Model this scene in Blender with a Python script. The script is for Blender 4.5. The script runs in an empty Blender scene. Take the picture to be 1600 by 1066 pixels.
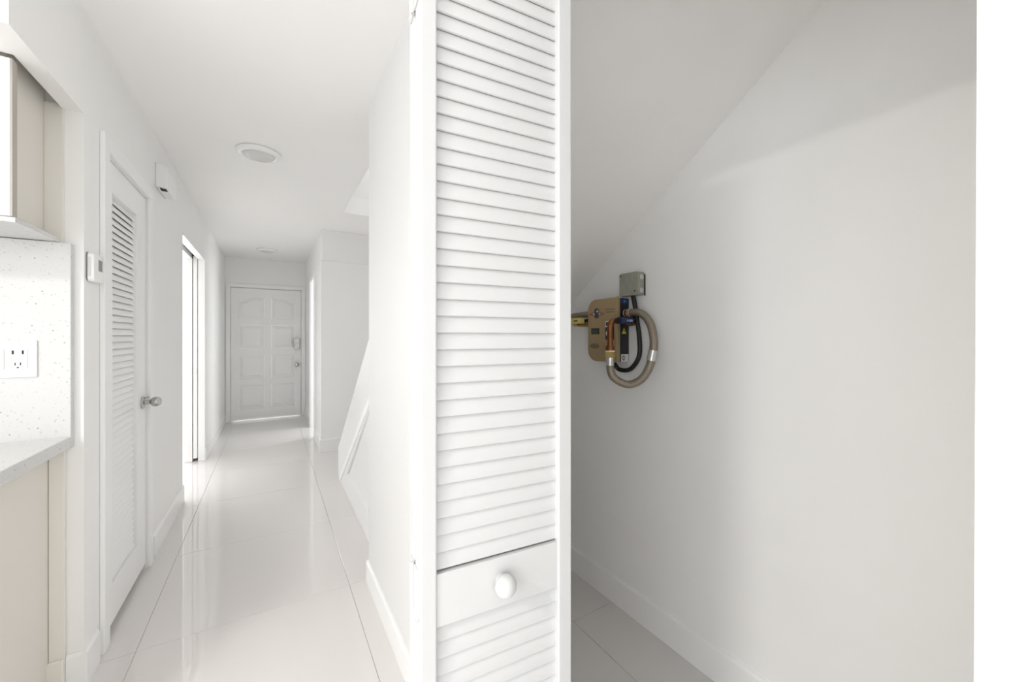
import bpy, bmesh, math, random
from mathutils import Vector, Matrix
random.seed(7)
PI = math.pi
SC = bpy.context.scene
COL = SC.collection

# ------------------------------------------------------------------ camera
CAM_H = 1.265
cd = bpy.data.cameras.new('camera')
cd.sensor_width = 36.0
cd.lens = 36.0 * 605.0 / 1600.0
cd.shift_y = -7.0 / 1600.0
cd.clip_start = 0.02
cam = bpy.data.objects.new('camera', cd)
COL.objects.link(cam)
cam.location = (0, 0, CAM_H)
cam.rotation_euler = (PI / 2, 0, -math.atan2(376.0, 605.0))
SC.camera = cam

# ------------------------------------------------------------------ world, exposure
w = bpy.data.worlds.new('sky')
SC.world = w
w.use_nodes = True
w.node_tree.nodes['Background'].inputs[0].default_value = (0.93, 0.97, 1.0, 1)
w.node_tree.nodes['Background'].inputs[1].default_value = 2.0
SC.view_settings.view_transform = 'Standard'
SC.view_settings.look = 'None'
SC.view_settings.exposure = 0.23
SC.view_settings.gamma = 1.0
SC.view_settings.use_curve_mapping = False
SC.cycles.max_bounces = 11
SC.cycles.diffuse_bounces = 10
SC.cycles.glossy_bounces = 4
SC.cycles.sample_clamp_indirect = 6.0
SC.cycles.caustics_reflective = False
SC.cycles.caustics_refractive = False


def fill_light(name, loc, rot, sx, sy, power, col=(0.965, 0.985, 1.0)):
    """area lamp added as daylight fill; its window is unseen"""
    l = bpy.data.lights.new(name, 'AREA')
    l.shape = 'RECTANGLE'
    l.size, l.size_y = sx, sy
    l.energy = power
    l.color = col
    o = bpy.data.objects.new(name, l)
    COL.objects.link(o)
    o.location = loc
    o.rotation_euler = rot
    return o


# added fill lamps, windows unseen: back wall of the kitchen, its left wall, side room, far right room, upstairs
fill_light('fill_light_back', (-1.5, -3.56, 1.35), (PI / 2, 0, 0), 2.6, 1.9, 6)
fill_light('fill_light_left', (-3.26, -1.6, 1.45), (0, -PI / 2, 0), 1.5, 3.3, 42)
fill_light('fill_light_side_room', (-2.0, 6.54, 1.4), (-PI / 2, 0, 0), 2.0, 1.8, 68)
fill_light('fill_light_far_room', (2.34, 5.9, 1.4), (0, PI / 2, 0), 1.5, 1.2, 25)
fill_light('fill_light_upstairs', (0.98, 3.94, 4.0), (-PI / 2, 0, 0), 0.7, 1.2, 17)  # no window opening here, lamp added to light the stairwell


# ------------------------------------------------------------------ materials
def mat(name, col, rough=0.5, metal=0.0, bump=0.0, bscale=200.0, spec=0.5, coat=0.0, var=0.0, vscale=3.0, emit=0.0, ecol=None):
    m = bpy.data.materials.new(name)
    m.use_nodes = True
    nt = m.node_tree
    b = nt.nodes['Principled BSDF']
    b.inputs['Base Color'].default_value = (*col, 1)
    b.inputs['Roughness'].default_value = rough
    b.inputs['Metallic'].default_value = metal
    b.inputs['Specular IOR Level'].default_value = spec
    b.inputs['Coat Weight'].default_value = coat
    tc = nt.nodes.new('ShaderNodeTexCoord')
    if var:
        n = nt.nodes.new('ShaderNodeTexNoise')
        n.inputs['Scale'].default_value = vscale
        n.inputs['Detail'].default_value = 4
        nt.links.new(tc.outputs['Object'], n.inputs['Vector'])
        r = nt.nodes.new('ShaderNodeValToRGB')
        r.color_ramp.elements[0].position = 0.3
        r.color_ramp.elements[1].position = 0.7
        r.color_ramp.elements[0].color = (*[c * (1 - var) for c in col], 1)
        r.color_ramp.elements[1].color = (*[min(1, c * (1 + var)) for c in col], 1)
        nt.links.new(n.outputs['Fac'], r.inputs['Fac'])
        nt.links.new(r.outputs['Color'], b.inputs['Base Color'])
    if bump:
        n2 = nt.nodes.new('ShaderNodeTexNoise')
        n2.inputs['Scale'].default_value = bscale
        n2.inputs['Detail'].default_value = 3
        nt.links.new(tc.outputs['Object'], n2.inputs['Vector'])
        bm_ = nt.nodes.new('ShaderNodeBump')
        bm_.inputs['Strength'].default_value = bump
        bm_.inputs['Distance'].default_value = 0.002
        nt.links.new(n2.outputs['Fac'], bm_.inputs['Height'])
        nt.links.new(bm_.outputs['Normal'], b.inputs['Normal'])
    if emit:
        b.inputs['Emission Color'].default_value = (*(ecol or col), 1)
        b.inputs['Emission Strength'].default_value = emit
    return m


def quartz(name):
    m = mat(name, (0.60, 0.598, 0.59), 0.18)
    nt = m.node_tree
    b = nt.nodes['Principled BSDF']
    tc = nt.nodes.new('ShaderNodeTexCoord')
    prev = None
    for sc_, th, col in ((75, 0.20, (0.50, 0.48, 0.45)), (130, 0.27, (0.55, 0.54, 0.515)), (42, 0.10, (0.34, 0.32, 0.29))):
        v = nt.nodes.new('ShaderNodeTexVoronoi')
        v.inputs['Scale'].default_value = sc_
        nt.links.new(tc.outputs['Object'], v.inputs['Vector'])
        rr = nt.nodes.new('ShaderNodeTexWhiteNoise')
        nt.links.new(v.outputs['Color'], rr.inputs['Vector'])
        lt = nt.nodes.new('ShaderNodeMath')
        lt.operation = 'LESS_THAN'
        nt.links.new(v.outputs['Distance'], lt.inputs[0])
        lt.inputs[1].default_value = th
        l2 = nt.nodes.new('ShaderNodeMath')
        l2.operation = 'LESS_THAN'
        nt.links.new(rr.outputs['Value'], l2.inputs[0])
        l2.inputs[1].default_value = 0.36
        mu = nt.nodes.new('ShaderNodeMath')
        mu.operation = 'MULTIPLY'
        nt.links.new(lt.outputs[0], mu.inputs[0])
        nt.links.new(l2.outputs[0], mu.inputs[1])
        mx = nt.nodes.new('ShaderNodeMix')
        mx.data_type = 'RGBA'
        nt.links.new(mu.outputs[0], mx.inputs[0])
        if prev is None:
            mx.inputs[6].default_value = (0.60, 0.598, 0.59, 1)
        else:
            nt.links.new(prev, mx.inputs[6])
        mx.inputs[7].default_value = (*col, 1)
        prev = mx.outputs[2]
    nt.links.new(prev, b.inputs['Base Color'])
    return m


M = {
    'wall': mat('wall_paint', (0.84, 0.836, 0.828), 0.55, bump=0.12, bscale=140, var=0.008, vscale=2.0),
    'wall_dim': mat('wall_paint_dimmed', (0.73, 0.727, 0.722), 0.6, bump=0.12, bscale=140, var=0.008, vscale=2.0),  # same wall paint, darkened to offset strong light on the right wall
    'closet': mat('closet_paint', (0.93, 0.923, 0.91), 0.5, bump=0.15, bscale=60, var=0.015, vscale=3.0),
    'ceil': mat('ceiling_paint', (0.88, 0.876, 0.868), 0.8, bump=0.1, bscale=120, var=0.006),
    'trim': mat('trim_enamel', (0.84, 0.84, 0.835), 0.32, bump=0.03, bscale=60),
    'door': mat('door_enamel', (0.84, 0.84, 0.834), 0.34, bump=0.05, bscale=80),
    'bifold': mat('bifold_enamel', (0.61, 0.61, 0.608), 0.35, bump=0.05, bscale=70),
    'tile': mat('polished_porcelain', (0.70, 0.675, 0.66), 0.04, spec=0.8, var=0.012, vscale=1.4),
    'grout': mat('grout', (0.42, 0.40, 0.38), 0.9, bump=0.2, bscale=300),
    'quartz': quartz('speckled_quartz'),
    'cab': mat('cabinet_beige', (0.70, 0.67, 0.62), 0.4, bump=0.02),
    'cabfill': mat('cabinet_filler', (0.76, 0.74, 0.69), 0.4, bump=0.02),
    'cabdoor': mat('cabinet_white', (0.86, 0.86, 0.85), 0.25, bump=0.02),
    'cabedge': mat('cabinet_taupe_edge', (0.42, 0.39, 0.35), 0.5, bump=0.02),
    'plastic': mat('white_plastic', (0.84, 0.84, 0.83), 0.35, bump=0.02, bscale=400),
    'lcd': mat('lcd_grey', (0.20, 0.20, 0.19), 0.2),
    'dark': mat('dark_slot', (0.015, 0.014, 0.013), 0.6),
    'nickel': mat('satin_nickel', (0.50, 0.49, 0.47), 0.25, 1.0, bump=0.02, bscale=500),
    'steel': mat('brushed_steel', (0.72, 0.71, 0.69), 0.3, 1.0, bump=0.04, bscale=400),
    'alu': mat('aluminium_sweep', (0.85, 0.84, 0.82), 0.3, 0.6, bump=0.03),
    'lens': mat('frosted_lens', (0.66, 0.655, 0.645), 0.45, bump=0.02),
    'lit': mat('lit_diffuser', (0.9, 0.89, 0.86), 0.4, emit=6.0, ecol=(1, 0.97, 0.92)),
    'gold': mat('champagne_metal', (0.45, 0.335, 0.19), 0.42, 0.5, bump=0.05, bscale=300, var=0.04, vscale=12),
    'goldlip': mat('champagne_lip', (0.40, 0.33, 0.25), 0.4, 0.5, bump=0.03),
    'black': mat('black_chassis', (0.018, 0.018, 0.022), 0.42, bump=0.04, bscale=200),
    'cable': mat('black_cable', (0.012, 0.012, 0.012), 0.5, bump=0.05, bscale=150),
    'copper': mat('aged_copper', (0.27, 0.115, 0.045), 0.38, 0.9, bump=0.1, bscale=120, var=0.3, vscale=30),
    'brass': mat('brass', (0.62, 0.46, 0.17), 0.3, 1.0, bump=0.03, bscale=200),
    'hose': mat('braided_hose', (0.32, 0.275, 0.215), 0.4, 0.6, bump=0.5, bscale=500, var=0.1, vscale=200),
    'jbox': mat('galvanised_box', (0.37, 0.37, 0.31), 0.5, 0.35, bump=0.1, bscale=90, var=0.12, vscale=30),
    'blue': mat('blue_vinyl', (0.008, 0.018, 0.06), 0.35, bump=0.02),
    'bluelabel': mat('blue_sticker', (0.02, 0.07, 0.22), 0.4),
    'skyblue': mat('pale_blue_print', (0.25, 0.42, 0.65), 0.5),
    'yellow': mat('yellow_vinyl', (0.72, 0.60, 0.20), 0.4, bump=0.03),
    'yelprint': mat('yellow_print', (0.75, 0.72, 0.03), 0.5),
    'white': mat('white_print', (0.80, 0.79, 0.77), 0.5),
    'greyprint': mat('grey_print', (0.07, 0.075, 0.09), 0.5),
    'red': mat('red_print', (0.45, 0.10, 0.05), 0.5),
    'green': mat('green_print', (0.10, 0.14, 0.10), 0.5),
    'stamp': mat('stamped_metal', (0.20, 0.17, 0.115), 0.5, 0.4),
    'tape': mat('white_thread_tape', (0.80, 0.72, 0.60), 0.6, bump=0.1, bscale=300),
}


# ------------------------------------------------------------------ mesh helpers
class MB:
    def __init__(self):
        self.bm = bmesh.new()

    def v(self, co):
        return self.bm.verts.new(co)

    def face(self, pts):
        return self.bm.faces.new([self.v(p) for p in pts])

    def box(self, x0, x1, y0, y1, z0, z1):
        c = [self.v((x, y, z)) for z in (z0, z1) for y in (y0, y1) for x in (x0, x1)]
        for f in ((0, 2, 3, 1), (4, 5, 7, 6), (0, 1, 5, 4), (2, 6, 7, 3), (0, 4, 6, 2), (1, 3, 7, 5)):
            self.bm.faces.new([c[i] for i in f])
        return self

    def loft(self, a, b, cap=True):
        """two rings of equal length"""
        A = [self.v(p) for p in a]
        B = [self.v(p) for p in b]
        n = len(A)
        for i in range(n):
            j = (i + 1) % n
            self.bm.faces.new((A[i], A[j], B[j], B[i]))
        if cap:
            self.bm.faces.new(list(reversed(A)))
            self.bm.faces.new(B)
        return self

    def prism_x(self, yz, x0, x1):
        return self.loft([(x0, y, z) for y, z in yz], [(x1, y, z) for y, z in yz])

    def prism_y(self, xz, y0, y1):
        return self.loft([(x, y0, z) for x, z in xz], [(x, y1, z) for x, z in xz])

    def prism_z(self, xy, z0, z1):
        return self.loft([(x, y, z0) for x, y in xy], [(x, y, z1) for x, y in xy])

    def rings(self, rings, cap=True):
        R = [[self.v(p) for p in r] for r in rings]
        n = len(R[0])
        for A, B in zip(R, R[1:]):
            for i in range(n):
                j = (i + 1) % n
                self.bm.faces.new((A[i], A[j], B[j], B[i]))
        if cap:
            self.bm.faces.new(list(reversed(R[0])))
            self.bm.faces.new(R[-1])
        return self

    def tube(self, pts, r, seg=14):
        P = [Vector(p) for p in pts]
        rs = r if isinstance(r, (list, tuple)) else [r] * len(P)
        t0 = (P[1] - P[0]).normalized()
        up = Vector((0, 0, 1)) if abs(t0.z) < 0.9 else Vector((1, 0, 0))
        nrm = (up - up.dot(t0) * t0).normalized()
        out = []
        for i, p in enumerate(P):
            t = ((P[min(i + 1, len(P) - 1)] - P[max(i - 1, 0)])).normalized()
            nrm = (nrm - nrm.dot(t) * t).normalized()
            bi = t.cross(nrm)
            out.append([p + rs[i] * (math.cos(a) * nrm + math.sin(a) * bi) for a in [2 * PI * k / seg for k in range(seg)]])
        return self.rings(out)

    def lathe(self, prof, origin, axis, seg=28):
        """prof: list of (distance along axis, radius)"""
        o = Vector(origin)
        ax = Vector(axis).normalized()
        return self.tube_straight([(o + ax * d, r) for d, r in prof], ax, seg)

    def tube_straight(self, pr, ax, seg):
        up = Vector((0, 0, 1)) if abs(ax.z) < 0.9 else Vector((1, 0, 0))
        n = (up - up.dot(ax) * ax).normalized()
        b = ax.cross(n)
        return self.rings([[p + max(r, 1e-4) * (math.cos(a) * n + math.sin(a) * b) for a in [2 * PI * k / seg for k in range(seg)]] for p, r in pr])

    def build(self, name, m, parent=None, bevel=0.0, segs=2, smooth=False, label=None):
        bm = self.bm
        bmesh.ops.recalc_face_normals(bm, faces=bm.faces)
        if bevel:
            es = [e for e in bm.edges if len(e.link_faces) == 2 and e.calc_face_angle(0) > 0.5]
            bmesh.ops.bevel(bm, geom=es, offset=bevel, segments=segs, profile=0.5, affect='EDGES', clamp_overlap=True)
        if parent is not None:
            bmesh.ops.translate(bm, verts=bm.verts, vec=-wloc(parent))
        me = bpy.data.meshes.new(name)
        bm.to_mesh(me)
        bm.free()
        me.materials.append(M[m] if isinstance(m, str) else m)
        if smooth:
            me.shade_smooth()
            me.set_sharp_from_angle(angle=0.6)
        o = bpy.data.objects.new(name, me)
        COL.objects.link(o)
        if parent is not None:
            o.parent = parent
        if label:
            o['label'] = label
        return o


def wloc(o):
    v = Vector((0, 0, 0))
    while o is not None:
        v += o.location
        o = o.parent
    return v


def thing(name, label, cat, loc, group=None, kind=None):
    o = bpy.data.objects.new(name, None)
    o.empty_display_size = 0.05
    COL.objects.link(o)
    o.location = loc
    o['label'] = label
    o['category'] = cat
    if group:
        o['group'] = group
    if kind:
        o['kind'] = kind
    return o


def struct(o, label=None, cat=None):
    o['kind'] = 'structure'
    if label:
        o['label'] = label
        o['category'] = cat
    return o


def grid_slab(axis, us, vs, skip, a, b):
    """slab across `axis`; us, vs break lines on the other two axes (in x,y,z order), cells in skip are holes"""
    mb = MB()
    nu, nv = len(us) - 1, len(vs) - 1
    cache = {}

    def P(i, j, s):
        k = (i, j, s)
        if k not in cache:
            u, v_, w_ = us[i], vs[j], (a, b)[s]
            co = {'x': (w_, u, v_), 'y': (u, w_, v_), 'z': (u, v_, w_)}[axis]
            cache[k] = mb.v(co)
        return cache[k]
    solid = lambda i, j: 0 <= i < nu and 0 <= j < nv and (i, j) not in skip
    for i in range(nu):
        for j in range(nv):
            if not solid(i, j):
                continue
            for s in (0, 1):
                mb.bm.faces.new([P(i, j, s), P(i + 1, j, s), P(i + 1, j + 1, s), P(i, j + 1, s)])
            for (di, dj, p, q) in ((-1, 0, (i, j), (i, j + 1)), (1, 0, (i + 1, j), (i + 1, j + 1)), (0, -1, (i, j), (i + 1, j)), (0, 1, (i, j + 1), (i + 1, j + 1))):
                if not solid(i + di, j + dj):
                    mb.bm.faces.new([P(*p, 0), P(*q, 0), P(*q, 1), P(*p, 1)])
    return mb


def spline(pts, n=8):
    """Catmull-Rom through pts"""
    P = [Vector(p) for p in pts]
    P = [2 * P[0] - P[1]] + P + [2 * P[-1] - P[-2]]
    out = []
    for i in range(1, len(P) - 2):
        for k in range(n):
            t = k / n
            a, b, c, d = P[i - 1], P[i], P[i + 1], P[i + 2]
            out.append(0.5 * ((2 * b) + (c - a) * t + (2 * a - 5 * b + 4 * c - d) * t * t + (3 * b - a - 3 * c + d) * t ** 3))
    out.append(P[-2])
    return out


def rrect(u0, u1, v0, v1, rs, n=6):
    """rounded rectangle, rs = radii at (u0v0, u1v0, u1v1, u0v1)"""
    out = []
    for (cu, cv, r, a0) in ((u0, v0, rs[0], PI), (u1, v0, rs[1], 1.5 * PI), (u1, v1, rs[2], 0), (u0, v1, rs[3], PI / 2)):
        r = max(r, 1e-4)
        ou = cu + r if cu == u0 else cu - r
        ov = cv + r if cv == v0 else cv - r
        for k in range(n + 1):
            a = a0 + PI / 2 * k / n
            out.append((ou + r * math.cos(a), ov + r * math.sin(a)))
    return out


# ------------------------------------------------------------------ key planes
LW = -0.578          # hall face of the left wall
RW = 0.428           # hall face of the closet wall on the right
BW = 1.39            # back wall of the closet under the stairs
FRW = 0.465          # right wall at the far end of the hall
FY = 7.03            # front door wall
CZ = 2.44            # ceiling
KY = 2.014           # kitchen end wall
LB = -0.746          # back face of the left wall

# ------------------------------------------------------------------ floor
floor = struct(MB().box(-3.3, 2.4, -3.6, 7.3, -0.12, -0.0025).build('floor', 'grout'))
TX0, TX1 = -0.462, 0.8
TY0, TY1 = 2.115, 0.8
bmt = MB().box(0.0009, 0.7991, 0.0009, 0.7991, -0.012, 0.0)
tile0 = bmt.build('tile', 'tile', floor, bevel=0.0007, segs=1)
first = True
for i in range(-3, 4):
    for j in range(-7, 7):
        x, y = TX0 + 0.8 * i, TY0 + 0.8 * j
        if x < -3.3 or x > 1.6:
            continue
        if y > 2.0 and (i < -2 and y < 2.9):
            continue
        t = tile0 if first else tile0.copy()
        if not first:
            COL.objects.link(t)
            t.parent = floor
        first = False
        t.location = (x, y, 0)

# ------------------------------------------------------------------ ceiling, with the stairwell opening
xs = [-3.3, 0.576, BW, 2.4]
ys = [-3.6, 0.25, 3.95, 7.3]
struct(grid_slab('z', xs, ys, {(1, 1)}, CZ, CZ + 0.16).build('ceiling', 'ceil'))
mb = MB()
mb.box(0.476, 0.576, 0.15, 4.05, CZ + 0.16, 5.0)
mb.box(BW, BW + 0.1, 0.15, 4.05, CZ + 0.16, 5.0)
mb.box(0.576, BW, 3.95, 4.05, CZ + 0.16, 5.0)
mb.box(0.576, BW, 0.15, 0.25, CZ + 0.16, 5.0)
mb.box(0.476, BW + 0.1, 0.15, 4.05, 5.0, 5.08)
struct(mb.build('wall_stairwell', 'wall'))

# ------------------------------------------------------------------ left wall (pocket inside, louvre closet, kitchen end)
DY0, DY1, DZ = 2.225, 2.852, 2.022      # louvre door opening
PY0, PY1, PZ = 3.85, 5.03, 2.06         # pocket door opening
SK0, SK1 = -0.628, -0.681               # slot of the pocket
ysW = [KY, DY0, DY1, PY0, PY1, FY]
zsW = [0, DZ, PZ, CZ]
hole = {(1, 0), (3, 0), (3, 1)}
mb = grid_slab('x', ysW, zsW, hole, SK0, LW)
mb2 = grid_slab('x', ysW, zsW, hole, LB, SK1)
wl = struct(mb.build('wall_left', 'wall'))
mb2.build('inner_skin', 'wall', wl)
mb = MB()
mb.box(SK1, SK0, KY, DY0, 0, CZ).box(SK1, SK0, DY1, PY0, 0, CZ).box(SK1, SK0, DY0, DY1, DZ, CZ).box(SK1, SK0, PY0, PY1, PZ + 0.06, CZ).box(SK1, SK0, 6.1, FY, 0, CZ)
mb.build('wall_core', 'wall', wl)
MB().box(SK1 + 0.012, SK0 - 0.012, PY0, 6.0, PZ + 0.035, PZ + 0.055).build('pocket_track', 'steel', wl)

# kitchen end wall, kitchen shell behind the camera, side rooms
struct(MB().box(-3.3, LB, KY, KY + 0.1, 0, CZ).build('wall_kitchen', 'wall'))
mb = grid_slab('y', [-3.3, -2.9, -0.1, 1.5], [0, 0.35, 2.35, CZ], {(1, 1)}, -3.6, -3.5)
struct(mb.build('wall_back', 'wall'))
mb = grid_slab('x', [-3.6, -3.3, 0.1, KY + 0.1, 3.0, 6.5], [0, 0.65, 2.25, CZ], {(1, 1)}, -3.3, -3.2)
struct(mb.build('wall_side', 'wall'))
mb = grid_slab('y', [-3.3, -3.1, -0.9, LB], [0, 0.45, 2.35, CZ], {(1, 1)}, 6.4, 6.5)
struct(mb.build('wall_side_room', 'wall'))
struct(MB().box(-3.2, LB, 2.95, 3.05, 0, CZ).build('wall_partition', 'wall'))
struct(MB().box(-1.4, -1.3, KY + 0.1, 2.95, 0, CZ).build('wall_cupboard', 'wall'))

# ------------------------------------------------------------------ right wall with the closet opening
OY0, OY1, OZ = 0.058, 0.605, 2.03
WE = 2.09
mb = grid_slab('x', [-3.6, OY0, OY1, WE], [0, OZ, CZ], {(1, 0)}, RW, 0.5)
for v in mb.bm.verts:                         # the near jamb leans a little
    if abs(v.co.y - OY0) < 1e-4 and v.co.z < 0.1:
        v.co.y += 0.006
struct(mb.build('wall_right', 'wall_dim'))
struct(MB().box(BW, BW + 0.11, -0.6, 4.7, 0, CZ).build('wall_closet', 'closet'))
struct(MB().box(0.5, BW, -0.25, -0.15, 0, CZ).build('wall_closet_end', 'closet'))


def soff(y):
    return 1.459 + 0.715 * (1.601 - y)


ya, yb = 0.235, 3.62
struct(MB().prism_x([(ya, soff(ya)), (yb, soff(yb)), (yb, soff(yb) + 0.05), (ya, soff(ya) + 0.05)], 0.5, BW).build('ceiling_sloped', 'closet'))

# landing wall with its ledge, far right wall, front wall
mb = MB()
mb.box(FRW + 0.004, BW + 0.11, 4.70, 4.80, 0, CZ).box(FRW - 0.008, BW, 4.682, 4.70, 0, 2.095).box(FRW - 0.008, FRW + 0.004, 4.70, 4.80, 0, 2.095)
struct(mb.build('wall_landing', 'wall', bevel=0.003, segs=1))
GY0, GY1, GZ = 5.45, 6.06, 2.03
mb = grid_slab('x', [4.80, GY0, GY1, FY], [0, GZ, CZ], {(1, 0)}, FRW, 0.575)
struct(mb.build('wall_far_right', 'wall'))
mb = grid_slab('y', [-0.9, -0.517, 0.413, 2.4], [0, 2.002, CZ], {(1, 0)}, FY, FY + 0.13)
struct(mb.build('wall_front', 'wall'))
mb = grid_slab('x', [4.8, 5.1, 6.7, FY], [0, 0.75, 2.05, CZ], {(1, 1)}, 2.25, 2.32)
struct(mb.build('wall_far_room', 'wall'))
# soffit above the kitchen cabinets
mb = MB()
mb.box(-0.63, LW, 1.54, KY, 2.075, CZ).box(-3.2, -0.63, 1.54, 1.702, 2.075, CZ)
struct(mb.build('wall_soffit', 'wall'))


# ------------------------------------------------------------------ baseboards and trims
def base_prof(h, t):
    return [(0, 0), (t, 0), (t, h - 0.012), (t - 0.004, h - 0.003), (t * 0.45, h), (0, h)]


def baseboard(name, segs, h=0.128, t=0.012, m='trim'):
    """segs: (axis, fixed, dir, a, b)"""
    mb = MB()
    for ax, fx, d, a, b in segs:
        pr = base_prof(h, t)
        if ax == 'y':
            mb.loft([(fx + d * p, a, z) for p, z in pr], [(fx + d * p, b, z) for p, z in pr])
        else:
            mb.loft([(a, fx + d * p, z) for p, z in pr], [(b, fx + d * p, z) for p, z in pr])
    return struct(mb.build(name, m))


baseboard('baseboard_left', [('y', LW, 1, KY - 0.012, 2.128), ('x', KY, -1, -0.62, LW)])
baseboard('baseboard_left_middle', [('y', LW, 1, 2.957, PY0)])
baseboard('baseboard_left_far', [('y', LW, 1, PY1, FY)])
baseboard('baseboard_right', [('y', RW, -1, OY1 + 0.005, WE), ('x', WE, 1, RW - 0.012, 0.5)], 0.11)
baseboard('baseboard_closet', [('y', BW, -1, -0.15, 3.4)], 0.13, m='closet')
baseboard('baseboard_landing', [('x', 4.682, -1, FRW - 0.008, BW), ('y', FRW, -1, 4.80, GY0 - 0.065), ('y', FRW - 0.008, -1, 4.670, 4.80)], 0.14)
baseboard('baseboard_far', [('y', FRW, -1, GY1 + 0.065, FY)], 0.12)


def casing(name, axis, fx, d, a0, a1, z1, wd, t=0.016):
    """three-sided casing on a wall face: opening a0..a1, height z1"""
    mb = MB()
    for (p0, p1, q0, q1) in ((a0 - wd, a0, 0, z1 + wd), (a1, a1 + wd, 0, z1 + wd), (a0, a1, z1, z1 + wd)):
        lo, hi = sorted((fx, fx + d * t))
        if axis == 'x':
            mb.box(lo, hi, p0, p1, q0, q1)
        else:
            mb.box(p0, p1, lo, hi, q0, q1)
    return struct(mb.build(name, 'trim', bevel=0.003))


casing('trim_1', 'x', LW, 1, DY0, DY1, DZ, 0.062)
casing('trim_2', 'x', FRW, -1, GY0, GY1, GZ, 0.06, 0.014)
casing('trim_3', 'y', FY, -1, -0.517, 0.413, 2.002, 0.05, 0.018)
# door stop and jambs of the front door
mb = MB()
mb.box(-0.517, -0.511, FY, FY + 0.13, 0, 2.002).box(0.407, 0.413, FY, FY + 0.13, 0, 2.002).box(-0.511, 0.407, FY, FY + 0.13, 1.996, 2.002)
mb.box(-0.511, -0.488, FY + 0.054, FY + 0.07, 0.008, 1.996).box(0.384, 0.407, FY + 0.054, FY + 0.07, 0.008, 1.996).box(-0.488, 0.384, FY + 0.054, FY + 0.07, 1.973, 1.996)
struct(mb.build('trim_4', 'trim'))
# jamb lining of the louvre door
mb = MB()
mb.box(LB, LW - 0.002, DY0, DY0 + 0.006, 0, DZ).box(LB, LW - 0.002, DY1 - 0.006, DY1, 0, DZ).box(LB, LW - 0.002, DY0 + 0.006, DY1 - 0.006, DZ - 0.006, DZ)
struct(mb.build('trim_5', 'trim'))
# split jamb of the pocket door, hall side and room side, far end and head
mb = MB()
mb.box(SK0 - 0.004, LW + 0.003, PY1 - 0.014, PY1, 0, PZ).box(LB, SK1 + 0.004, PY1 - 0.014, PY1, 0, PZ)
mb.box(SK0 - 0.004, LW + 0.003, PY0 + 0.01, PY1 - 0.014, PZ - 0.014, PZ).box(LB, SK1 + 0.004, PY0 + 0.01, PY1 - 0.014, PZ - 0.014, PZ)
mb.box(LB, LW, PY0, PY0 + 0.01, 0, PZ)
struct(mb.build('trim_6', 'trim', bevel=0.002, segs=1))
# jamb lining of the far right doorway
mb = MB()
mb.box(FRW, 0.575, GY0, GY0 + 0.008, 0, GZ).box(FRW, 0.575, GY1 - 0.008, GY1, 0, GZ).box(FRW, 0.575, GY0, GY1, GZ - 0.008, GZ)
struct(mb.build('trim_7', 'trim'))


# ------------------------------------------------------------------ louvre leaf builder (own frame: x across, y thickness centred, z up)
def slat_mesh(name, length, chord, th, tilt, m):
    """slat along local x, lower edge towards -y"""
    n = 4
    ring = []
    for s, a0 in ((1, -PI / 2), (-1, PI / 2)):
        for k in range(n + 1):
            a = a0 + PI * k / n
            ring.append((s * 0 + (chord / 2 - th / 2) * s + th / 2 * math.cos(a), th / 2 * math.sin(a)))
    pts = []
    for c, t in ring:
        # c along chord (up/back), t normal
        y = c * math.sin(tilt) - t * math.cos(tilt)
        z = c * math.cos(tilt) + t * math.sin(tilt)
        pts.append((y, z))
    mb = MB().loft([(0, y, z) for y, z in pts], [(length, y, z) for y, z in pts])
    bmesh.ops.recalc_face_normals(mb.bm, faces=mb.bm.faces)
    me = bpy.data.meshes.new(name)
    mb.bm.to_mesh(me)
    mb.bm.free()
    me.materials.append(M[m])
    me.shade_smooth()
    me.set_sharp_from_angle(angle=0.7)
    return me


def local_part(name, mb, m, parent, bevel=0.0, smooth=False, label=None):
    """mesh already in the parent's own coordinates"""
    bm = mb.bm
    bmesh.ops.recalc_face_normals(bm, faces=bm.faces)
    if bevel:
        es = [e for e in bm.edges if len(e.link_faces) == 2 and e.calc_face_angle(0) > 0.5]
        bmesh.ops.bevel(bm, geom=es, offset=bevel, segments=2, profile=0.5, affect='EDGES', clamp_overlap=True)
    me = bpy.data.meshes.new(name)
    bm.to_mesh(me)
    bm.free()
    me.materials.append(M[m])
    if smooth:
        me.shade_smooth()
        me.set_sharp_from_angle(angle=0.6)
    o = bpy.data.objects.new(name, me)
    COL.objects.link(o)
    o.parent = parent
    if label:
        o['label'] = label
    return o


# ------------------------------------------------------------------ bifold closet door, folded open
ang = math.radians(95.7)
dirv = Vector((math.sin(ang), math.cos(ang), 0))
P1 = Vector((0.18318, 0.54550, 0))
bif = thing('door_1', 'white louvered bifold closet door folded open with round white knob', 'door', (P1.x, P1.y, 0), kind='structure')
bif.rotation_euler = (0, 0, math.atan2(dirv.y, dirv.x))
WD, TH = 0.2633, 0.036
ZB, ZT = 0.012, 2.0
SL0, SL1 = 0.0245, 0.2365
PIT = 0.02547
RB, RT = 0.832, 0.911
up_slat = slat_mesh('slat', SL1 - SL0 + 0.004, 0.0282, 0.0055, math.radians(12), 'bifold')


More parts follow.
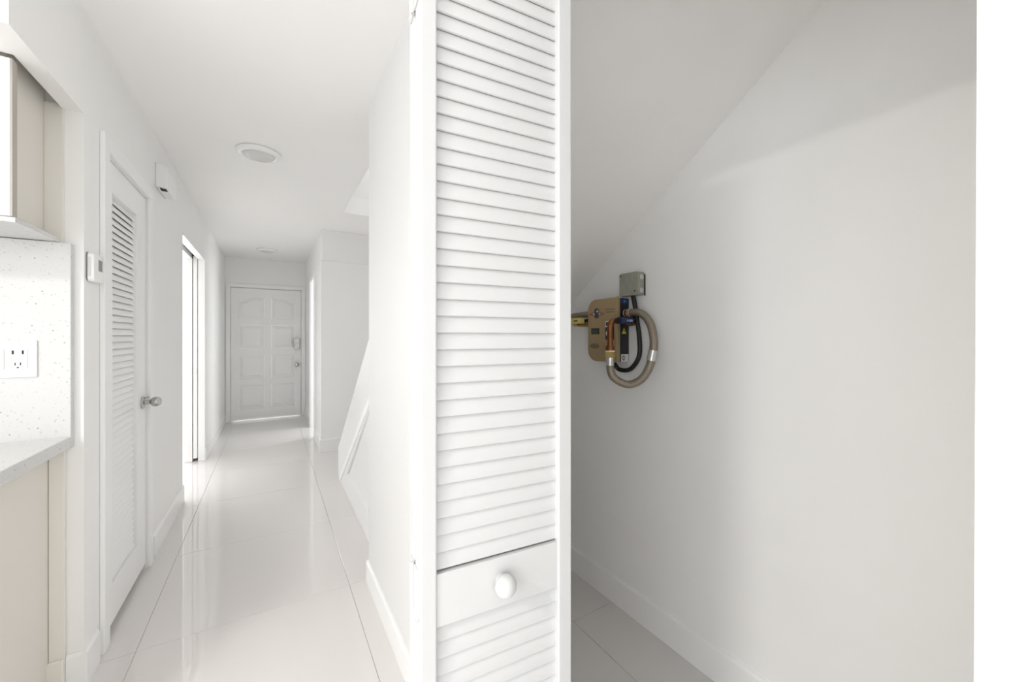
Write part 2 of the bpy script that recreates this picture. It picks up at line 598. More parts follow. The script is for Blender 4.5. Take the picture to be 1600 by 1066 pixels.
def bifold_leaf(y0, front):
    y1 = y0 + TH
    leaf = bpy.data.objects.new('leaf', None)
    leaf.empty_display_size = 0.05
    COL.objects.link(leaf)
    leaf.parent = bif
    for a, b in ((0, SL0), (SL1, WD)):
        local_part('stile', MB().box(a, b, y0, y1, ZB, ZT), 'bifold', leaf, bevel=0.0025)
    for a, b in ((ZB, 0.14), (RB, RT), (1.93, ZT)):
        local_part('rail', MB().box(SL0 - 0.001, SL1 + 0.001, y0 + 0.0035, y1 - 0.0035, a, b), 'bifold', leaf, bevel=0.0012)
    for zs, n in ((RT, 40), (0.14, 27)):
        for k in range(n):
            z = zs + 0.0165 + k * PIT
            if z + 0.012 > (RB if zs < 0.5 else 1.93) + 0.012:
                break
            o = bpy.data.objects.new('slat', up_slat)
            COL.objects.link(o)
            o.parent = leaf
            o.location = (SL0 - 0.002, y0 + 0.0135, z)
            if not front:
                o.rotation_euler = (0, 0, PI)
                o.location = (SL1 + 0.002, y1 - 0.0135, z)
    return leaf


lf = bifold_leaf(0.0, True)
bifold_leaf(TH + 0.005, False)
local_part('knob', MB().lathe([(-0.001, 0.0095), (0.002, 0.0095), (0.004, 0.0085), (0.006, 0.0110), (0.009, 0.0145), (0.013, 0.0167), (0.018, 0.0175), (0.023, 0.0168), (0.027, 0.0145), (0.0305, 0.0105), (0.0325, 0.006), (0.033, 0.0002)], (0.1298, 0.0035, 0.8755), (0, -1, 0), 32), 'bifold', lf, smooth=True)
# the painted hinges on the folded edges (edge faces local -x)
for hz in (0.88, 1.80, 0.16):
    hg = bpy.data.objects.new('hinge', None)
    hg.empty_display_size = 0.02
    COL.objects.link(hg)
    hg.parent = bif
    local_part('hinge_leaf', MB().prism_x([(0.006, hz - 0.026), (0.014, hz - 0.038), (TH - 0.001, hz - 0.038), (TH - 0.001, hz + 0.038), (0.014, hz + 0.038), (0.006, hz + 0.026)], -0.0022, 0.0003), 'bifold', hg, bevel=0.0006)
    local_part('hinge_leaf', MB().prism_x([(TH + 0.006, hz - 0.038), (2 * TH - 0.009, hz - 0.038), (2 * TH - 0.001, hz - 0.026), (2 * TH - 0.001, hz + 0.026), (2 * TH - 0.009, hz + 0.038), (TH + 0.006, hz + 0.038)], -0.0022, 0.0003), 'bifold', hg, bevel=0.0006)
    local_part('hinge_pin', MB().tube([(-0.003, TH + 0.0025, hz - 0.04), (-0.003, TH + 0.0025, hz + 0.04)], 0.0032, 10), 'bifold', hg, smooth=True)

# ------------------------------------------------------------------ louvred cupboard door in the left wall
lv = thing('door_2', 'white louvered hall closet door with satin nickel knob', 'door', (LW - 0.004, DY0 + 0.009, 0), kind='structure')
lv.rotation_euler = (0, 0, PI / 2)          # local x -> +Y, local -y -> +X (hall side)
LWD = DY1 - DY0 - 0.018
z0, z1 = 0.03, DZ - 0.009
a0, a1 = 0.094, 0.462
for a, b in ((0, a0), (a1, LWD)):
    local_part('stile', MB().box(a, b, 0, 0.035, z0, z1), 'door', lv, bevel=0.002)
for a, b in ((z0, 0.2), (1.885, z1)):
    local_part('rail', MB().box(a0 - 0.001, a1 + 0.001, 0.0005, 0.0345, a, b), 'door', lv, bevel=0.001)
sm = slat_mesh('slat', a1 - a0 + 0.004, 0.0350, 0.0060, math.radians(20), 'door')
npit = 55
pit = (1.885 - 0.2) / npit
for k in range(npit):
    o = bpy.data.objects.new('slat', sm)
    COL.objects.link(o)
    o.parent = lv
    o.location = (a0 - 0.002, 0.0200, 0.2 + (k + 0.5) * pit)
for hz in (1.803, 0.323):
    h_ = local_part('hinge', MB().box(0.006, 0.03, -0.003, 0.0005, hz - 0.045, hz + 0.045), 'trim', lv, bevel=0.0008)
    local_part('hinge_pin', MB().tube([(-0.001, -0.006, hz - 0.047), (-0.001, -0.006, hz + 0.047)], 0.0058, 12), 'trim', h_, smooth=True)
    for dz in (-0.023, 0.023):
        local_part('knuckle_gap', MB().tube([(-0.001, -0.006, hz + dz - 0.008), (-0.001, -0.006, hz + dz + 0.008)], 0.0062, 12), 'dark', h_, smooth=True)
kb = local_part('knob', MB().lathe([(0.022, 0.010), (0.030, 0.0105), (0.034, 0.015), (0.040, 0.0215), (0.048, 0.0255), (0.056, 0.0262), (0.064, 0.0245), (0.072, 0.019), (0.077, 0.011), (0.079, 0.0003)], (LWD - 0.062, 0, 0.915), (0, -1, 0), 28), 'nickel', lv, smooth=True)
local_part('rosette', MB().lathe([(-0.001, 0.032), (0.004, 0.032), (0.008, 0.029), (0.010, 0.016), (0.012, 0.012), (0.024, 0.0115)], (LWD - 0.062, 0, 0.915), (0, -1, 0), 28), 'nickel', kb, smooth=True)
local_part('latch_button', MB().lathe([(0, 0.004), (0.012, 0.004), (0.014, 0.0055), (0.018, 0.0055)], (LWD - 0.044, -0.006, 0.938), (0, -1, 0), 12), 'nickel', kb, smooth=True)

# ------------------------------------------------------------------ pocket door, slid back into the wall
pk = thing('door_3', 'white pocket door slid into the wall with square steel edge pull', 'door', ((SK0 + SK1) / 2, PY1 - 0.004, 0), kind='structure')
MB().box(-0.671, -0.638, PY1 - 0.010, 5.98, 0.03, PZ + 0.02).build('slab', 'door', pk, bevel=0.0015)
ep = MB().box(-0.6675, -0.6415, PY1 - 0.0125, PY1 - 0.0095, 0.885, 0.945).build('edge_pull', 'steel', pk, bevel=0.0008)
MB().box(-0.662, -0.647, PY1 - 0.0135, PY1 - 0.0120, 0.895, 0.935).build('pull_tab', 'trim', ep, bevel=0.0005)

# ------------------------------------------------------------------ front door
fd = thing('door_4', 'white eight panel front door with keypad lock', 'door', (-0.052, FY + 0.01, 0), kind='structure')
X0, X1 = -0.507, 0.403
ZB_, ZT_ = 0.022, 1.990
FYF = FY + 0.008
cols = ((-0.415, -0.095), (0.002, 0.318))
rows = ((0.178, 0.530), (0.626, 0.980), (1.084, 1.438), (1.532, 1.86))


def arch(x0, x1, outer_left, n=10):
    """bottom edge of the top rail: low outside, sweeping up to the middle of the door"""
    out = []
    for k in range(n + 1):
        t = k / n
        x = x0 + (x1 - x0) * t
        s = t if outer_left else 1 - t
        s = min(1, s / 0.62)
        z = 1.775 + 0.078 * (s * s * (3 - 2 * s))
        out.append((x, z))
    return out


dep = 0.042
MB().box(X0, cols[0][0], FYF, FYF + dep, ZB_, ZT_).build('stile', 'door', fd, bevel=0.002)
MB().box(cols[1][1], X1, FYF, FYF + dep, ZB_, ZT_).build('stile', 'door', fd, bevel=0.002)
MB().box(cols[0][1], cols[1][0], FYF, FYF + dep, rows[0][0], 1.9).build('mullion', 'door', fd, bevel=0.002)
zz = [ZB_, rows[0][0], rows[0][1], rows[1][0], rows[1][1], rows[2][0], rows[2][1], rows[3][0]]
for a, b in zip(zz[::2], zz[1::2]):
    if a == ZB_:
        MB().box(cols[0][0], cols[1][1], FYF, FYF + dep, a, b).build('rail', 'door', fd, bevel=0.002)
    else:
        for c in cols:
            MB().box(c[0], c[1], FYF, FYF + dep, a, b).build('rail', 'door', fd, bevel=0.002)
A1 = arch(*cols[0], True)
A2 = arch(*cols[1], False)
for A, c in ((A1, cols[0]), (A2, cols[1])):
    MB().prism_y(A + [(c[1], ZT_), (c[0], ZT_)], FYF, FYF + dep).build('rail', 'door', fd, bevel=0.002)
MB().box(cols[0][1], cols[1][0], FYF, FYF + dep, 1.9, ZT_).build('rail', 'door', fd)
for ci, c in enumerate(cols):
    for ri, r in enumerate(rows):
        e = 0.001
        poly = [(c[0] + e, r[0] + e), (c[1] - e, r[0] + e), (c[1] - e, r[1] - e), (c[0] + e, r[1] - e)]
        if ri == 3:
            poly = [(c[0] + e, r[0] + e), (c[1] - e, r[0] + e)] + [(min(max(x, c[0] + e), c[1] - e), z - e) for x, z in reversed((A1, A2)[ci])]
        cx = sum(p[0] for p in poly[:2]) / 2
        cz = (r[0] + max(p[1] for p in poly)) / 2
        hw, hh = (c[1] - c[0]) / 2, (max(p[1] for p in poly) - r[0]) / 2

        def ins(d):
            return [(cx + (x - cx) * (hw - d) / hw, cz + (z - cz) * (hh - d) / hh) for x, z in poly]
        mb = MB()
        mb.rings([[(x, yy, z) for x, z in ins(d)] for d, yy in ((0, FYF + 0.03), (0, FYF + 0.016), (0.012, FYF + 0.016), (0.05, FYF + 0.005), (0.056, FYF + 0.004))])
        mb.build('panel', 'door', fd)
MB().lathe([(0, 0.009), (0.003, 0.009), (0.005, 0.006), (0.0055, 0.0002)], (-0.05, FYF + 0.001, 1.47), (0, -1, 0), 20).build('peephole', 'white', fd, smooth=True, label='small bright peephole')
kp = MB().prism_y(rrect(0.300, 0.384, 1.062, 1.246, (0.014,) * 4), FYF - 0.024, FYF + 0.001).build('keypad_lock', 'nickel', fd, bevel=0.003, label='dark framed keypad deadbolt')
MB().prism_y(rrect(0.314, 0.370, 1.160, 1.230, (0.006,) * 4), FYF - 0.0285, FYF - 0.023).build('key_panel', 'white', kp, bevel=0.001)
MB().prism_y(rrect(0.314, 0.370, 1.078, 1.152, (0.006,) * 4), FYF - 0.0285, FYF - 0.023).build('key_panel', 'white', kp, bevel=0.001)
MB().lathe([(0, 0.006), (0.004, 0.006), (0.005, 0.0002)], (0.346, FYF - 0.028, 1.112), (0, -1, 0), 12).build('turn_button', 'nickel', kp, smooth=True)
kb = MB().lathe([(0, 0.033), (0.004, 0.033), (0.008, 0.028), (0.010, 0.013), (0.030, 0.012), (0.036, 0.020), (0.044, 0.026), (0.054, 0.027), (0.062, 0.021), (0.065, 0.0003)], (0.344, FYF + 0.001, 0.819), (0, -1, 0), 24).build('knob', 'nickel', fd, smooth=True)
MB().box(0.4, 0.409, FYF - 0.004, FYF + 0.001, 0.79, 0.85).build('strike_plate', 'nickel', fd)
for hz in (0.22, 1.0, 1.76):
    MB().tube([(-0.5125, FYF - 0.006, hz - 0.05), (-0.5125, FYF - 0.006, hz + 0.05)], 0.007, 12).build('hinge', 'trim', fd, smooth=True)
MB().box(X0, X1, FYF - 0.003, FYF + 0.014, 0.012, 0.034).build('door_sweep', 'alu', fd, bevel=0.001)
struct(MB().box(-0.511, 0.407, FY + 0.004, FY + 0.13, 0.0, 0.007).build('trim_8', 'alu'))

# ------------------------------------------------------------------ staircase with its panelled side
st = thing('staircase', 'white staircase with panelled side rising beside the hall', 'staircase', (0.9, 3.76, 0), kind='structure')
SX0, SX1 = 0.507, 0.552


def rail_top(y):
    return 0.27 + 0.765 * (3.76 - y)


YE = 2.095
mb = MB()
mb.prism_x([(3.745, 0), (3.745, 0.24), (YE, rail_top(YE) - 0.02), (YE, 0)], SX0 + 0.014, SX1)
mb.build('side_panel', 'trim', st)
gx = lambda y: 0.187 + 0.80 * (3.275 - y)
MB().prism_x([(3.76, 0.0), (3.76, 0.27), (YE, rail_top(YE)), (YE, gx(YE)), (3.275, 0.187)], SX0, SX0 + 0.0145).build('stringer_board', 'trim', st, bevel=0.003)
MB().prism_x([(3.76, 0.001), (3.275, 0.186), (3.275, 0.18), (YE, 0.18), (YE, 0.001)], SX0 + 0.0005, SX0 + 0.0145).build('base_board', 'trim', st, bevel=0.0025)
MB().prism_x([(3.77, 0.0), (3.77, 0.275), (YE, rail_top(YE) + 0.006), (YE, rail_top(YE) - 0.012), (3.755, 0.262), (3.755, 0)], SX0 + 0.0145, SX1 + 0.004).build('cap', 'trim', st, bevel=0.002)
for k in range(13):
    y1 = 3.72 - 0.25 * k
    y0_ = y1 - 0.25
    z1_ = 0.186 * (k + 1)
    zlow = max(0.0, z1_ - 0.186)
    x0s = SX1 + 0.005 if y1 > YE + 0.05 else 0.501
    MB().box(x0s, BW - 0.001, y1 - 0.02, y1, zlow, z1_ - 0.03).build('riser', 'trim', st)
    MB().box(x0s, BW - 0.001, y0_ - 0.02, y1 + 0.025, z1_ - 0.03, z1_).build('tread', 'tile', st, bevel=0.004)

# ------------------------------------------------------------------ ceiling lights
def ceiling_light(loc, label):
    t = thing('ceiling_light', label, 'ceiling light', loc, 'round hall ceiling lights')
    x, y, z = loc
    MB().lathe([(0, 0.116), (0.004, 0.122), (0.010, 0.122), (0.022, 0.112), (0.026, 0.104), (0.026, 0.096), (0.021, 0.089), (0.018, 0.06)], (x, y, z), (0, 0, -1), 40).build('trim_ring', 'plastic', t, smooth=True)
    MB().lathe([(0.018, 0.089), (0.023, 0.087), (0.030, 0.078), (0.036, 0.06), (0.040, 0.03), (0.041, 0.0003)], (x, y, z), (0, 0, -1), 40).build('lens', 'lens', t, smooth=True)


ceiling_light((-0.067, 2.95, CZ), 'round white ceiling light nearer the camera, above the louvered closet door')
ceiling_light((-0.05, 6.2, CZ), 'round white ceiling light at the far end, just before the front door')
# the lit kitchen ceiling light, behind and left of the camera
kl = thing('kitchen_light', 'lit round kitchen ceiling light', 'ceiling light', (-1.76, 0.0, CZ))
MB().lathe([(0, 0.20), (0.012, 0.20), (0.022, 0.19), (0.024, 0.17), (0.012, 0.165)], (-1.76, 0, CZ), (0, 0, -1), 40).build('trim_ring', 'plastic', kl, smooth=True)
MB().lathe([(0.012, 0.165), (0.020, 0.163), (0.022, 0.15), (0.023, 0.0003)], (-1.76, 0, CZ), (0, 0, -1), 40).build('diffuser', 'lit', kl, smooth=True)
l = bpy.data.lights.new('kitchen_lamp', 'AREA')
l.shape = 'DISK'
l.size = 0.40
l.energy = 37
l.color = (1, 0.97, 0.92)
lo = bpy.data.objects.new('kitchen_lamp', l)
COL.objects.link(lo)
lo.parent = kl
lo.location = (0, 0, -0.03)

# ------------------------------------------------------------------ kitchen: cabinets, worktop, splashback, outlet
wc = thing('wall_cabinet', 'beige sided kitchen wall cabinet with white door above the splashback', 'cabinet', (-1.0, 1.86, 1.595))
MB().box(-1.5, -0.672, 1.735, KY - 0.001, 1.611, 2.30).build('body', 'cab', wc, bevel=0.001, segs=1)
MB().box(-1.5, -0.63, 1.712, KY - 0.03, 1.596, 1.611).build('bottom_board', 'quartz', wc, bevel=0.001, segs=1)
MB().box(-0.6715, -0.627, KY - 0.012, KY - 0.001, 1.596, 2.085).build('filler_strip', 'cabfill', wc)
for a, b in ((-1.06, -0.638), (-1.5, -1.064)):
    d = MB().box(a, b, 1.706, 1.726, 1.612, 2.066).build('door', 'cabdoor', wc, bevel=0.0015)
MB().box(-0.6385, -0.634, 1.7075, 1.733, 1.612, 2.066).build('edge_strip', 'cabedge', wc)
bc = thing('base_cabinet', 'beige kitchen base cabinet under the speckled worktop', 'cabinet', (-1.2, 1.7, 0))
MB().box(-2.0, -0.66, 1.40, KY - 0.002, 0.0, 0.868).build('body', 'cab', bc, bevel=0.001, segs=1)
MB().box(-0.659, -0.621, KY - 0.018, KY - 0.002, 0.0, 0.868).build('filler_strip', 'cabfill', bc, bevel=0.001, segs=1)
MB().box(-0.672, -0.6215, KY - 0.030, KY - 0.0185, 0.0, 0.129).build('plinth', 'cabfill', bc, bevel=0.002, segs=1)
for a, b in ((-1.32, -0.664), (-1.98, -1.326)):
    d = MB().box(a, b, 1.38, 1.399, 0.1, 0.86).build('door', 'cabdoor', bc, bevel=0.002)
    MB().tube([(b - 0.05, 1.365, 0.6), (b - 0.05, 1.365, 0.75)], 0.005, 10).build('handle', 'nickel', d, smooth=True)
o = MB().box(-2.0, -0.603, 1.36, 1.984, 0.870, 0.911).build('countertop', 'quartz', bevel=0.003)
o['label'] = 'speckled white quartz countertop over the base cabinet'
o['category'] = 'countertop'
o = MB().box(-2.0, -0.602, 1.985, KY - 0.001, 0.870, 1.594).build('backsplash', 'quartz', bevel=0.0015)
o['label'] = 'upright speckled white quartz backsplash slab behind the wall outlet'
o['category'] = 'backsplash'
BY = 1.985
ot = thing('wall_outlet', 'white double wall plate with outlet and rocker switch on backsplash', 'outlet', (-0.74, BY, 1.127))
MB().prism_y(rrect(-0.80, -0.680, 1.127, 1.253, (0.004,) * 4), BY - 0.006, BY - 0.0002).build('plate', 'plastic', ot, bevel=0.002)
rc = MB().prism_y(rrect(-0.738, -0.701, 1.156, 1.224, (0.002,) * 4), BY - 0.009, BY - 0.0055).build('receptacle', 'plastic', ot, bevel=0.0006)
for x in (-0.7325, -0.7105):
    MB().box(x - 0.0022, x + 0.0022, BY - 0.0098, BY - 0.0085, 1.2055, 1.2185).build('charging_port', 'dark', rc)
for x in (-0.7275, -0.7155):
    MB().box(x - 0.0012, x + 0.0012, BY - 0.0098, BY - 0.0085, 1.168, 1.178).build('blade_slot', 'dark', rc)
MB().lathe([(0, 0.0026), (0.001, 0.0026)], (-0.7215, BY - 0.0088, 1.161), (0, -1, 0), 12).build('ground_hole', 'dark', rc)
MB().prism_y([(-0.787, 1.156), (-0.752, 1.156), (-0.752, 1.224), (-0.787, 1.224)], BY - 0.011, BY - 0.0055).build('rocker_switch', 'plastic', ot, bevel=0.002)

# ------------------------------------------------------------------ thermostat and chime box on the left wall
th = thing('thermostat', 'white wall thermostat with small grey screen', 'thermostat', (LW, 2.08, 1.468))
MB().prism_x(rrect(2.030, 2.142, 1.472, 1.578, (0.014,) * 4), LW, LW + 0.004).build('back_plate', 'lcd', th, bevel=0.001)
MB().rings([[(x, y, z) for y, z in rrect(2.032 + i_, 2.140 - i_, 1.470 + i_, 1.577 - i_, (0.014,) * 4)] for x, i_ in ((LW + 0.004, 0), (LW + 0.016, 0.0005), (LW + 0.020, 0.0025), (LW + 0.022, 0.007))]).build('case', 'plastic', th, smooth=True)
MB().prism_x(rrect(2.072, 2.110, 1.513, 1.555, (0.002,) * 4), LW + 0.0215, LW + 0.0225).build('screen', 'lcd', th, label='small grey screen')
MB().box(LW + 0.007, LW + 0.013, 2.0305, 2.033, 1.488, 1.560).build('side_vent', 'lens', th)
ch = thing('chime_box', 'white plastic chime box high on the wall with dark slots underneath', 'chime', (LW, 3.1, 2.14))
MB().prism_y([(LW, 2.150), (LW + 0.050, 2.142), (LW + 0.055, 2.150), (LW + 0.055, 2.262), (LW + 0.050, 2.270), (LW, 2.282)], 3.03, 3.27).build('case', 'plastic', ch, bevel=0.003)
MB().box(LW, LW + 0.004, 3.024, 3.276, 2.146, 2.286).build('back_plate', 'lens', ch, bevel=0.001)
for yy in (3.05, 3.075):
    MB().box(LW + 0.018, LW + 0.046, yy, yy + 0.012, 2.139, 2.150).build('slot', 'dark', ch)

# ------------------------------------------------------------------ tankless water heater in the closet
HX, HY0, HY1, HZ0, HZ1 = 1.311, 1.222, 1.408, 1.148, 1.441
wh = thing('water_heater', 'champagne tankless water heater with copper pipes on the closet wall', 'water heater', (BW, 1.3, HZ0))
MB().prism_x(rrect(HY0, HY1 - 0.004, HZ0 + 0.002, HZ1 - 0.002, (0.004, 0.04, 0.04, 0.004)), HX + 0.020, BW - 0.0005).build('chassis', 'black', wh, bevel=0.0015, label='black side of the heater')
sp = lambda i_: rrect(HY0 + i_, HY1 - i_, HZ0 + i_, HZ1 - i_, (0.005, 0.052 - i_, 0.052 - i_, 0.005), 8)
MB().rings([[(x, y, z) for y, z in sp(i_)] for x, i_ in ((HX + 0.0205, 0.0), (HX + 0.003, 0.0), (HX + 0.0008, 0.001), (HX, 0.003))]).build('cover', 'gold', wh, smooth=True)
MB().box(HX - 0.0012, HX + 0.0008, HY0 + 0.006, HY0 + 0.0085, HZ0 + 0.05, HZ1 - 0.05).build('cover_bead', 'goldlip', wh)


def decal(name, yz, m, parent, x=HX, d=0.0007, label=None):
    return MB().prism_x(yz, x - d, x + 0.0002).build(name, m, parent, label=label)


def ell(cy, cz, a, b, n=24):
    return [(cy + a * math.cos(2 * PI * k / n), cz + b * math.sin(2 * PI * k / n)) for k in range(n)]


# emblem: red wing outline, white band, dark figure
em = decal('emblem', [(1.393, 1.371), (1.370, 1.381), (1.348, 1.387), (1.326, 1.380), (1.303, 1.371), (1.326, 1.362), (1.348, 1.358), (1.370, 1.362)], 'red', wh, label='dark emblem with red wings')
decal('emblem_band', [(1.384, 1.371), (1.366, 1.377), (1.348, 1.380), (1.330, 1.377), (1.312, 1.371), (1.330, 1.366), (1.348, 1.364), (1.366, 1.366)], 'white', em, d=0.0011)
decal('emblem_figure', ell(1.348, 1.386, 0.015, 0.013), 'greyprint', em, d=0.0014)
decal('emblem_figure', [(1.364, 1.381), (1.332, 1.381), (1.335, 1.357), (1.340, 1.350), (1.348, 1.354), (1.356, 1.350), (1.361, 1.357)], 'greyprint', em, d=0.0013)
decal('emblem_figure', ell(1.343, 1.384, 0.005, 0.005), 'white', em, d=0.0017)
for y in (1.380, 1.372, 1.327, 1.320):
    decal('emblem_mark', [(y - 0.0022, 1.367), (y + 0.0022, 1.367), (y + 0.0022, 1.376), (y - 0.0022, 1.376)], 'greyprint', em, d=0.0014)
for y in (1.391, 1.305):
    decal('emblem_mark', ell(y, 1.371, 0.0035, 0.005, 10), 'red', em, d=0.0013)
for z, a, b in ((1.3895, 1.236, 1.290), (1.377, 1.240, 1.288)):
    decal('printed_line', [(a, z - 0.002), (b, z - 0.002), (b, z + 0.002), (a, z + 0.002)], 'stamp', wh)
lb = decal('data_label', [(1.331, 1.276), (1.384, 1.276), (1.384, 1.304), (1.331, 1.304)], 'black', wh, label='black data label')
for z in (1.282, 1.289, 1.296):
    decal('data_line', [(1.336, z - 0.0015), (1.379, z - 0.0015), (1.379, z + 0.0015), (1.336, z + 0.0015)], 'green', lb, d=0.0011)
lb = decal('control_label', [(1.238, 1.250), (1.291, 1.250), (1.291, 1.335), (1.238, 1.335)], 'black', wh, label='black and white control label')
for a, b, z, zz_ in ((1.272, 1.287, 1.270, 1.289), (1.274, 1.291, 1.308, 1.314), (1.243, 1.252, 1.308, 1.332), (1.262, 1.291, 1.331, 1.336), (1.288, 1.291, 1.308, 1.336)):
    decal('control_mark', [(a, z), (b, z), (b, zz_), (a, zz_)], 'white', lb, d=0.0012)
decal('stamp', ell(1.361, 1.219, 0.030, 0.012), 'stamp', wh)


def decal_y(name, xz, m, parent, d=0.0007, label=None):
    return MB().prism_y(xz, HY0 - d, HY0 + 0.0002).build(name, m, parent, label=label)


bl = decal_y('blue_sticker', ell(1.360, 1.424, 0.020, 0.013), 'bluelabel', wh, label='blue sticker')
decal_y('sticker_mark', [(1.353, 1.424), (1.360, 1.420), (1.367, 1.426), (1.360, 1.430)], 'skyblue', bl, d=0.0012)
tr = decal_y('warning_triangle', [(1.343, 1.277), (1.371, 1.277), (1.357, 1.304)], 'yelprint', wh, label='yellow warning triangle')
decal_y('triangle_mark', [(1.3555, 1.284), (1.3585, 1.284), (1.3595, 1.296), (1.3545, 1.296)], 'black', tr, d=0.0012)
wl_ = decal_y('rating_label', [(1.338, 1.151), (1.385, 1.151), (1.385, 1.185), (1.338, 1.185)], 'white', wh, label='white rating label')
rg = [(1.353 + r * math.cos(a), 1.168 + r * 1.25 * math.sin(a)) for r, a in [(0.0095, 2 * PI * k / 20) for k in range(20)]]
ri_ = decal_y('rating_ring', rg, 'greyprint', wl_, d=0.0011)
decal_y('rating_dot', ell(1.353, 1.168, 0.006, 0.0078, 16), 'white', ri_, d=0.0014)
decal_y('rating_bar', [(1.3515, 1.158), (1.3545, 1.158), (1.3545, 1.178), (1.3515, 1.178)], 'greyprint', ri_, d=0.0017)
# upper fitting on the side, and the flexible hose loop
MB().lathe([(-0.002, 0.0135), (0.006, 0.0135), (0.006, 0.0165), (0.013, 0.0165), (0.013, 0.0145), (0.020, 0.0145), (0.020, 0.0185), (0.027, 0.0185), (0.027, 0.0155), (0.031, 0.0155), (0.031, 0.0175), (0.036, 0.0175)], (1.362, HY0, 1.371), (0, -1, 0), 20).build('union_fitting', 'copper', wh, smooth=True)
for dd in (0.004, 0.0225, 0.032):
    MB().lathe([(dd, 0.0172 if dd < 0.01 else 0.0192), (dd + 0.004, 0.0172 if dd < 0.01 else 0.0192)], (1.362, HY0, 1.371), (0, -1, 0), 20).build('fitting_ring', 'tape', wh, smooth=True)
hose = [(1.235, 1.190, 1.150), (1.238, 1.189, 1.118), (1.247, 1.183, 1.092), (1.275, 1.166, 1.068), (1.30, 1.136, 1.061), (1.325, 1.096, 1.087), (1.345, 1.070, 1.147), (1.358, 1.062, 1.228), (1.365, 1.079, 1.303), (1.364, 1.110, 1.350), (1.362, 1.145, 1.370), (1.362, 1.188, 1.371)]
hs = MB().tube(spline(hose, 10), 0.0165, 16).build('hose', 'hose', wh, smooth=True, label='grey flexible hose loop')
c = Vector((1.351, 1.065, 1.185))
MB().tube([c - Vector((0.004, -0.002, 0.022)), c + Vector((0.004, -0.002, 0.022))], 0.0185, 16).build('hose_clamp', 'steel', hs, smooth=True)
# pipe from the wall through the blue valve, elbow and copper drop
VY, VZ = 1.190, 1.333
MB().lathe([(0, 0.014), (0.014, 0.014), (0.014, 0.022), (0.034, 0.022), (0.034, 0.016), (0.05, 0.016)], (BW, VY, VZ), (-1, 0, 0), 20).build('valve_body', 'copper', wh, smooth=True)
MB().lathe([(0.017, 0.0225), (0.031, 0.0225)], (BW, VY, VZ), (-1, 0, 0), 6).build('valve_nut', 'steel', wh)
el = [(1.345, VY, VZ), (1.30, VY, VZ), (1.268, VY, VZ), (1.250, VY, VZ - 0.003), (1.239, VY, VZ - 0.012), (1.235, VY, VZ - 0.026), (1.235, VY, 1.26), (1.235, VY, 1.19)]
MB().tube(spline(el, 6), 0.0125, 16).build('copper_pipe', 'copper', wh, smooth=True)
vh = MB().prism_x(rrect(VY - 0.044, VY - 0.012, VZ - 0.013, VZ + 0.015, (0.006,) * 4), 1.258, 1.338).build('valve_handle', 'blue', wh, bevel=0.005, label='dark blue valve handle')
for x in (1.295, 1.307, 1.315, 1.323):
    MB().box(x - 0.004, x + 0.003, VY - 0.0448, VY - 0.0438, VZ - 0.004, VZ + 0.005).build('handle_print', 'skyblue', vh)
MB().lathe([(0, 0.0185), (0.02, 0.0195)], (1.235, VY, 1.225), (0, 0, -1), 18).build('pipe_collar', 'copper', wh, smooth=True)
MB().lathe([(0, 0.0205), (0.006, 0.0205)], (1.235, VY, 1.205), (0, 0, -1), 18).build('thread_tape', 'tape', wh, smooth=True)
MB().lathe([(0, 0.0205), (0.006, 0.0225), (0.020, 0.0225), (0.024, 0.0195)], (1.235, VY, 1.199), (0, 0, -1), 6).build('brass_nut', 'brass', wh)
MB().lathe([(0, 0.0175), (0.035, 0.0175)], (1.235, VY, 1.176), (0, 0, -1), 18).build('hose_end', 'steel', wh, smooth=True)
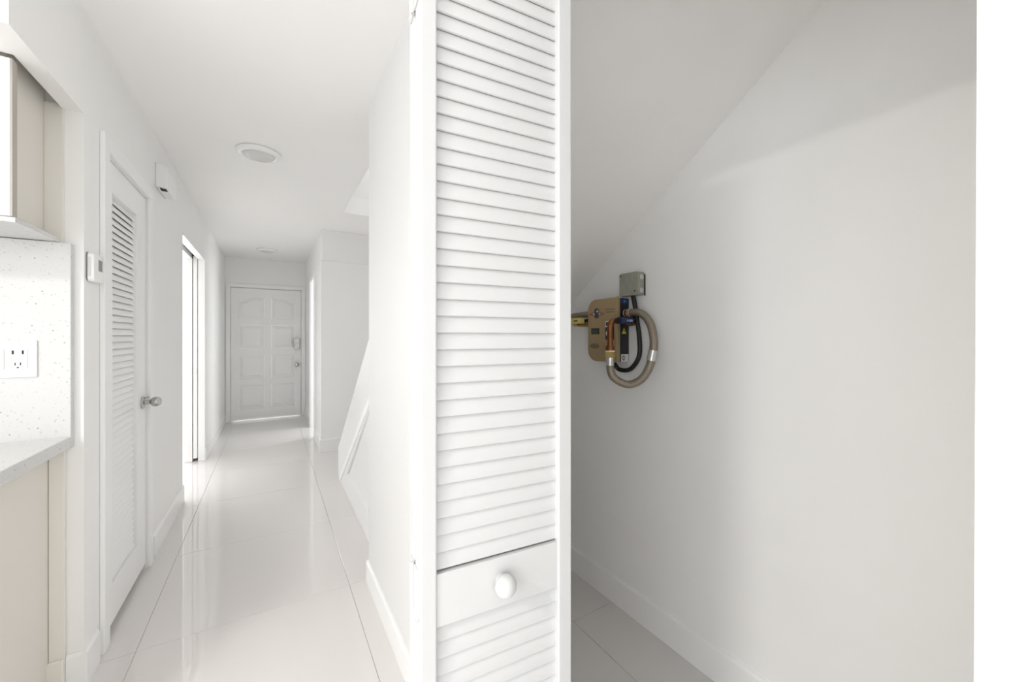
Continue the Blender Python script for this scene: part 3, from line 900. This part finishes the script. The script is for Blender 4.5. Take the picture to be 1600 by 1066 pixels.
# outlet pipe and yellow valve on the far side
MB().lathe([(0, 0.013), (0.012, 0.013), (0.012, 0.0165), (0.030, 0.0165)], (1.345, HY1 - 0.01, 1.376), (0, 1, 0), 18).build('union_fitting', 'copper', wh, smooth=True)
MB().tube(spline([(1.345, HY1 + 0.018, 1.376), (1.345, 1.50, 1.373), (1.345, 1.58, 1.365), (1.36, 1.66, 1.33)], 6), 0.0155, 16).build('hose', 'hose', wh, smooth=True)
MB().tube([(1.33, HY1 + 0.012, 1.345), (1.33, 1.475, 1.342)], 0.008, 10).build('valve_stem', 'black', wh, smooth=True)
yh = MB().prism_y(rrect(1.288, 1.318, 1.329, 1.358, (0.006,) * 4), 1.438, 1.535).build('valve_handle', 'yellow', wh, bevel=0.005, label='yellow valve handle')
for y in (1.462, 1.470, 1.480):
    MB().box(1.2868, 1.2885, y - 0.003, y + 0.003, 1.339, 1.347).build('handle_print', 'black', yh)
MB().tube([(BW, 1.49, 1.328), (1.30, 1.49, 1.328)], 0.014, 14).build('valve_body', 'brass', wh, smooth=True)
MB().lathe([(0, 0.006), (0.01, 0.006)], (1.365, 1.245, HZ1), (0, 0, 1), 10).build('mounting_screw', 'steel', wh)
MB().box(1.37, BW - 0.0005, 1.26, 1.285, HZ1 - 0.004, HZ1 + 0.012).build('mounting_tab', 'steel', wh)

# junction box and its cable
JX, JY0, JY1, JZ0, JZ1 = 1.345, 1.133, 1.238, 1.447, 1.547
jb = thing('junction_box', 'grey green metal junction box above the water heater', 'junction box', (BW, 1.185, JZ0))
MB().prism_x(rrect(JY0, JY1, JZ0, JZ1, (0.008,) * 4), JX + 0.003, BW - 0.0005).build('body', 'jbox', jb, bevel=0.001)
MB().prism_x(rrect(JY0 - 0.001, JY1 + 0.001, JZ0 - 0.001, JZ1 + 0.001, (0.009,) * 4), JX, JX + 0.003).build('cover_plate', 'jbox', jb, bevel=0.0008)
for y, z in ((JY1 - 0.007, JZ1 - 0.010), (JY0 + 0.018, JZ0 + 0.018)):
    MB().lathe([(0, 0.0035), (0.0015, 0.003)], (JX, y, z), (-1, 0, 0), 10).build('screw', 'dark', jb)
for z, m in ((JZ1 - 0.022, 'steel'), (JZ0 + 0.020, 'steel')):
    MB().lathe([(0, 0.012), (0.0015, 0.011)], (1.369, JY0, z), (0, -1, 0), 18).build('knockout', m, jb, smooth=True)
MB().box(1.385, BW - 0.0004, JY0 - 0.003, JY0, JZ0 - 0.003, JZ1 - 0.01).build('wall_gap', 'dark', jb)
MB().tube(spline([(1.372, 1.184, JZ0 + 0.004), (1.375, 1.174, 1.398), (1.376, 1.166, 1.345), (1.376, 1.152, 1.262), (1.375, 1.153, 1.178), (1.370, 1.195, 1.120), (1.362, 1.248, 1.112), (1.356, 1.272, 1.130), (1.352, 1.279, HZ0 - 0.0005)], 8), 0.0100, 12).build('power_cable', 'cable', wh, smooth=True, label='black power cable')
